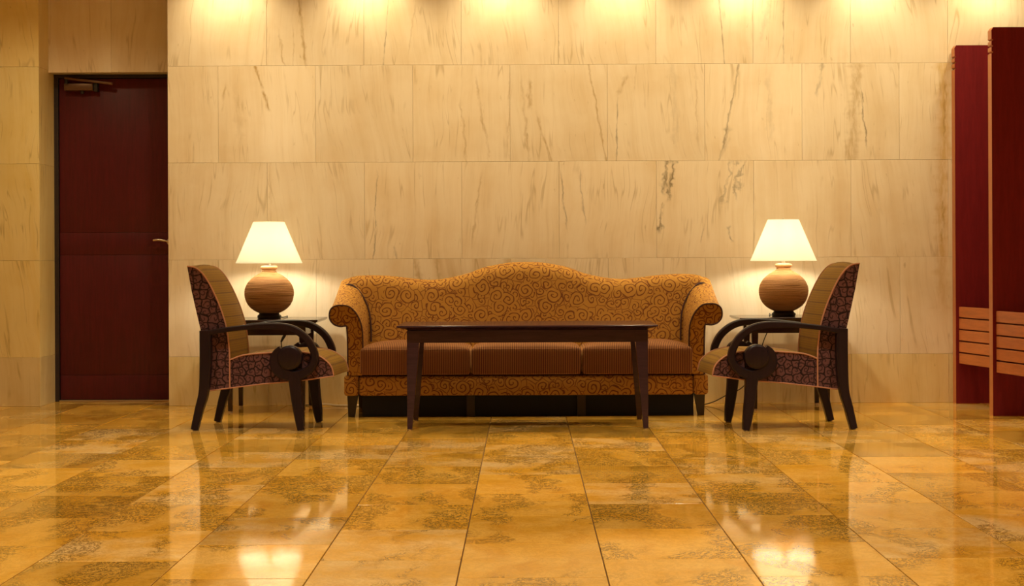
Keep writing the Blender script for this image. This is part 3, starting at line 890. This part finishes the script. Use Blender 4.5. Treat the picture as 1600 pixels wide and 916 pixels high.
tag(st2, 'dark glossy side table under the lamp nearer the wooden partitions', 'table', 'pair of lamp tables')

# ------------------------------------------------------------------ table lamps
def make_lamp():
    lp = thing('table_lamp', '', 'lamp')
    # pedestal
    bm = B(); lathe(bm, [(0, 0.0), (0.068, 0.0), (0.072, 0.005), (0.072, 0.018), (0.066, 0.023), (0.060, 0.030), (0.062, 0.040), (0, 0.040)], 40)
    finish('pedestal', bm, M_LEGD, lp)
    # rope wound pot: one bulge for every turn of rope
    key = [(0.058, 0.036), (0.085, 0.048), (0.116, 0.072), (0.137, 0.105), (0.147, 0.148), (0.142, 0.185), (0.126, 0.217), (0.100, 0.245), (0.070, 0.265), (0.048, 0.278), (0.040, 0.290), (0.040, 0.302)]
    smp = catmull([(r, z, 0) for r, z in key], 24)
    acc = [0.0]
    for a, b in zip(smp[:-1], smp[1:]): acc.append(acc[-1] + math.hypot(b[0] - a[0], b[1] - a[1]))
    turns = 36; pr = []; j = 0
    for i in range(turns * 5 + 1):
        sd = acc[-1] * i / (turns * 5)
        while j < len(acc) - 2 and acc[j + 1] < sd: j += 1
        f = (sd - acc[j]) / max(1e-9, acc[j + 1] - acc[j])
        a, b = smp[j], smp[j + 1]
        x, z = a[0] + (b[0] - a[0]) * f, a[1] + (b[1] - a[1]) * f
        tx, tz = b[0] - a[0], b[1] - a[1]; l = math.hypot(tx, tz)
        bul = 0.0034 * abs(math.sin(PI * i / 5))
        pr.append((x + tz / l * bul, z - tx / l * bul))
    bm = B(); lathe(bm, [(0.0, pr[0][1])] + pr + [(0.0, pr[-1][1])], 56)
    pot = finish('rope_pot', bm, M_ROPE, lp, angle=75)
    bm = B(); lathe(bm, [(0, 0.298), (0.044, 0.298), (0.050, 0.303), (0.051, 0.311), (0.046, 0.318), (0.030, 0.320), (0, 0.320)], 40)
    finish('neck_ring', bm, M_ROPE, lp)
    bm = B(); lathe(bm, [(0, 0.318), (0.011, 0.318), (0.011, 0.338), (0.017, 0.340), (0.017, 0.373), (0, 0.373)], 20)
    finish('lamp_socket', bm, M_METAL, lp)
    bm = B(); lathe(bm, [(0.0005, 0.374), (0.013, 0.374), (0.014, 0.384), (0.025, 0.402), (0.029, 0.420), (0.024, 0.440), (0.010, 0.451), (0.0005, 0.453)], 20)
    finish('bulb', bm, M_BULB, lp)
    # harp and the ring that carries the shade
    bm = B()
    for s in (-1, 1):
        tube(bm, catmull([(s * 0.016, 0, 0.345), (s * 0.045, 0, 0.39), (s * 0.052, 0, 0.45), (s * 0.035, 0, 0.535), (s * 0.004, 0, 0.568)], 5), 0.0018, 6)
    finish('harp', bm, M_METAL, lp)
    # shade: thin cone with a rolled rim
    z0, z1, r0, r1 = 0.335, 0.585, 0.200, 0.094
    sh = [(r0 - 0.0022, z0), (r0, z0 - 0.001), (r0 + 0.0012, z0 + 0.001)]
    sh += [(r0 + (r1 - r0) * k / 10, z0 + (z1 - z0) * k / 10) for k in range(1, 11)]
    inn = [(r - 0.0022, z) for r, z in reversed(sh[3:])] 
    loop = sh + inn
    bm = B(); lathe_open = [[(r * math.cos(2 * PI * i / 64), r * math.sin(2 * PI * i / 64), z) for i in range(64)] for r, z in loop + [loop[0]]]
    rings(bm, lathe_open, False, False)
    bmesh.ops.remove_doubles(bm, verts=bm.verts, dist=1e-5)
    shade = finish('lamp_shade', bm, M_SHADE, lp, angle=50)
    bm = B()
    for k in range(3):
        a = 2 * PI * k / 3 + 0.3
        tube(bm, [(0.006 * math.cos(a), 0.006 * math.sin(a), 0.568), (0.092 * math.cos(a), 0.092 * math.sin(a), 0.580)], 0.0015, 6)
    lathe(bm, [(0.0005, 0.564), (0.008, 0.564), (0.008, 0.580), (0.005, 0.592), (0.0005, 0.594)], 14)
    finish('spider', bm, M_METAL, shade)
    return lp
lamp = make_lamp()
lamp.location = (-1.549, -0.36, 0.5552)
tag(lamp, 'lit table lamp with rope wound pot on the table nearer the red door', 'lamp', 'pair of rope lamps')
lamp2 = copy_tree(lamp)
lamp2.location = (1.566, -0.36, 0.5552); lamp2.rotation_euler = (0, 0, 2.2)
tag(lamp2, 'lit table lamp with rope wound pot on the table nearer the partitions', 'lamp', 'pair of rope lamps')
# each lamp's flex: off the back of the table, down the wall and towards the sofa
def cord(lampo, pts, mat, r=0.0035):
    bm = B(); tube(bm, catmull([(a - lampo.location.x, b - lampo.location.y, c - lampo.location.z) for a, b, c in pts], 8), r, 6)
    o = finish('cord', bm, mat, lampo)
    o.rotation_euler = (0, 0, -lampo.rotation_euler.z)
    return o
c1 = cord(lamp, [(-1.478, -0.36, 0.563), (-1.470, -0.30, 0.561), (-1.475, -0.12, 0.561), (-1.478, -0.060, 0.555), (-1.480, -0.045, 0.48), (-1.52, -0.035, 0.40), (-1.49, -0.03, 0.27), (-1.418, -0.025, 0.14), (-1.408, -0.025, 0.03), (-1.38, -0.03, 0.006), (-1.33, -0.045, 0.006)], M_CORDB, 0.0035)
bm = B(); tube(bm, [(1.549 - 1.484, 0.315, 0.465 - 0.5552), (1.549 - 1.500, 0.318, 0.435 - 0.5552), (1.549 - 1.520, 0.320, 0.400 - 0.5552)], [0.007, 0.009, 0.006], 8)
finish('inline_switch', bm, M_CORDB, lamp)
cord(lamp2, [(1.495, -0.36, 0.563), (1.49, -0.28, 0.561), (1.52, -0.10, 0.561), (1.520, -0.058, 0.555), (1.515, -0.045, 0.47), (1.485, -0.04, 0.39), (1.44, -0.035, 0.25), (1.36, -0.035, 0.11), (1.25, -0.05, 0.055), (1.17, -0.10, 0.02), (1.10, -0.16, 0.005)], M_CORDB, 0.0032)
bm = B(); tube(bm, catmull([(-1.32, -0.05, 0.008), (-1.24, -0.06, 0.010), (-1.18, -0.09, 0.006), (-1.10, -0.11, 0.006), (-1.0, -0.10, 0.006)], 8), 0.006, 8)
tag(finish('extension_cable', bm, M_CORDW), 'white cable on the floor running along the wall behind sofa leg', 'cable')

# ------------------------------------------------------------------ wooden partitions at the right
def partition(y1, label, slat_y):
    """board parallel to the back wall; y1 is its face towards the wall"""
    th = 0.085
    p = thing('wooden_partition', label, 'partition', (2.670, y1, 0), 0, 'row of wooden partitions')
    H = 2.222
    bm = B(); prism(bm, [(0.014, 0.0), (1.07, 0.0), (1.07, H), (0.014, H)], -th + 0.005, 0)
    finish('board', bm, M_PART, p, smooth=False)
    z = []
    n = 0.011
    prof_ = [(0.013, 0.0), (0.013, H), (0.010, H)] + [(0.0, H - 0.016)]
    for zz in (0.073, 0.107, 0.143):
        prof_ += [(0.0, H - zz + 0.007), (n, H - zz), (0.0, H - zz - 0.007)]
    prof_ += [(0.0, 0.0)]
    bm = B(); prism(bm, prof_, -th + 0.005, 0)
    finish('edge_trim', bm, M_EDGE, p, smooth=False)
    bm = B(); prism(bm, [(1.07, 0.0), (1.07, H)] + [(q[0] + 0.0004, q[1]) for q in prof_[2:]], -th, -th + 0.0048)
    finish('face_shaded', bm, M_PART, p, smooth=False)  # thin front layer in the shaded wood tone, covers the lit edge's front
    # slatted front, slightly splayed, between this board and the next one
    ang = math.radians(9.5)
    ln = slat_y
    sp = bpy.data.objects.new('slat_front', None); C.objects.link(sp); sp.parent = p
    sp.location = (0.018, -th - 0.004, 0); sp.rotation_euler = (0, 0, ang)
    bm = B(); box(bm, 0.024, 0.034, -ln, 0, 0.250, 0.598)
    finish('backing', bm, M_PART, sp)
    h = (0.604 - 0.245) / 5
    for k in range(5):
        za = 0.245 + k * h
        bm = B(); box(bm, 0.0, 0.023, -ln, 0, za + 0.004, za + h - 0.004, 0.002, 1)
        finish('slat', bm, M_SLAT, sp)
    return p
partition(-0.012, 'tall dark red wooden partition standing against the marble wall', 0.70)
partition(-0.92, 'tall dark red wooden partition in front, nearer and cut by the frame', 0.70)
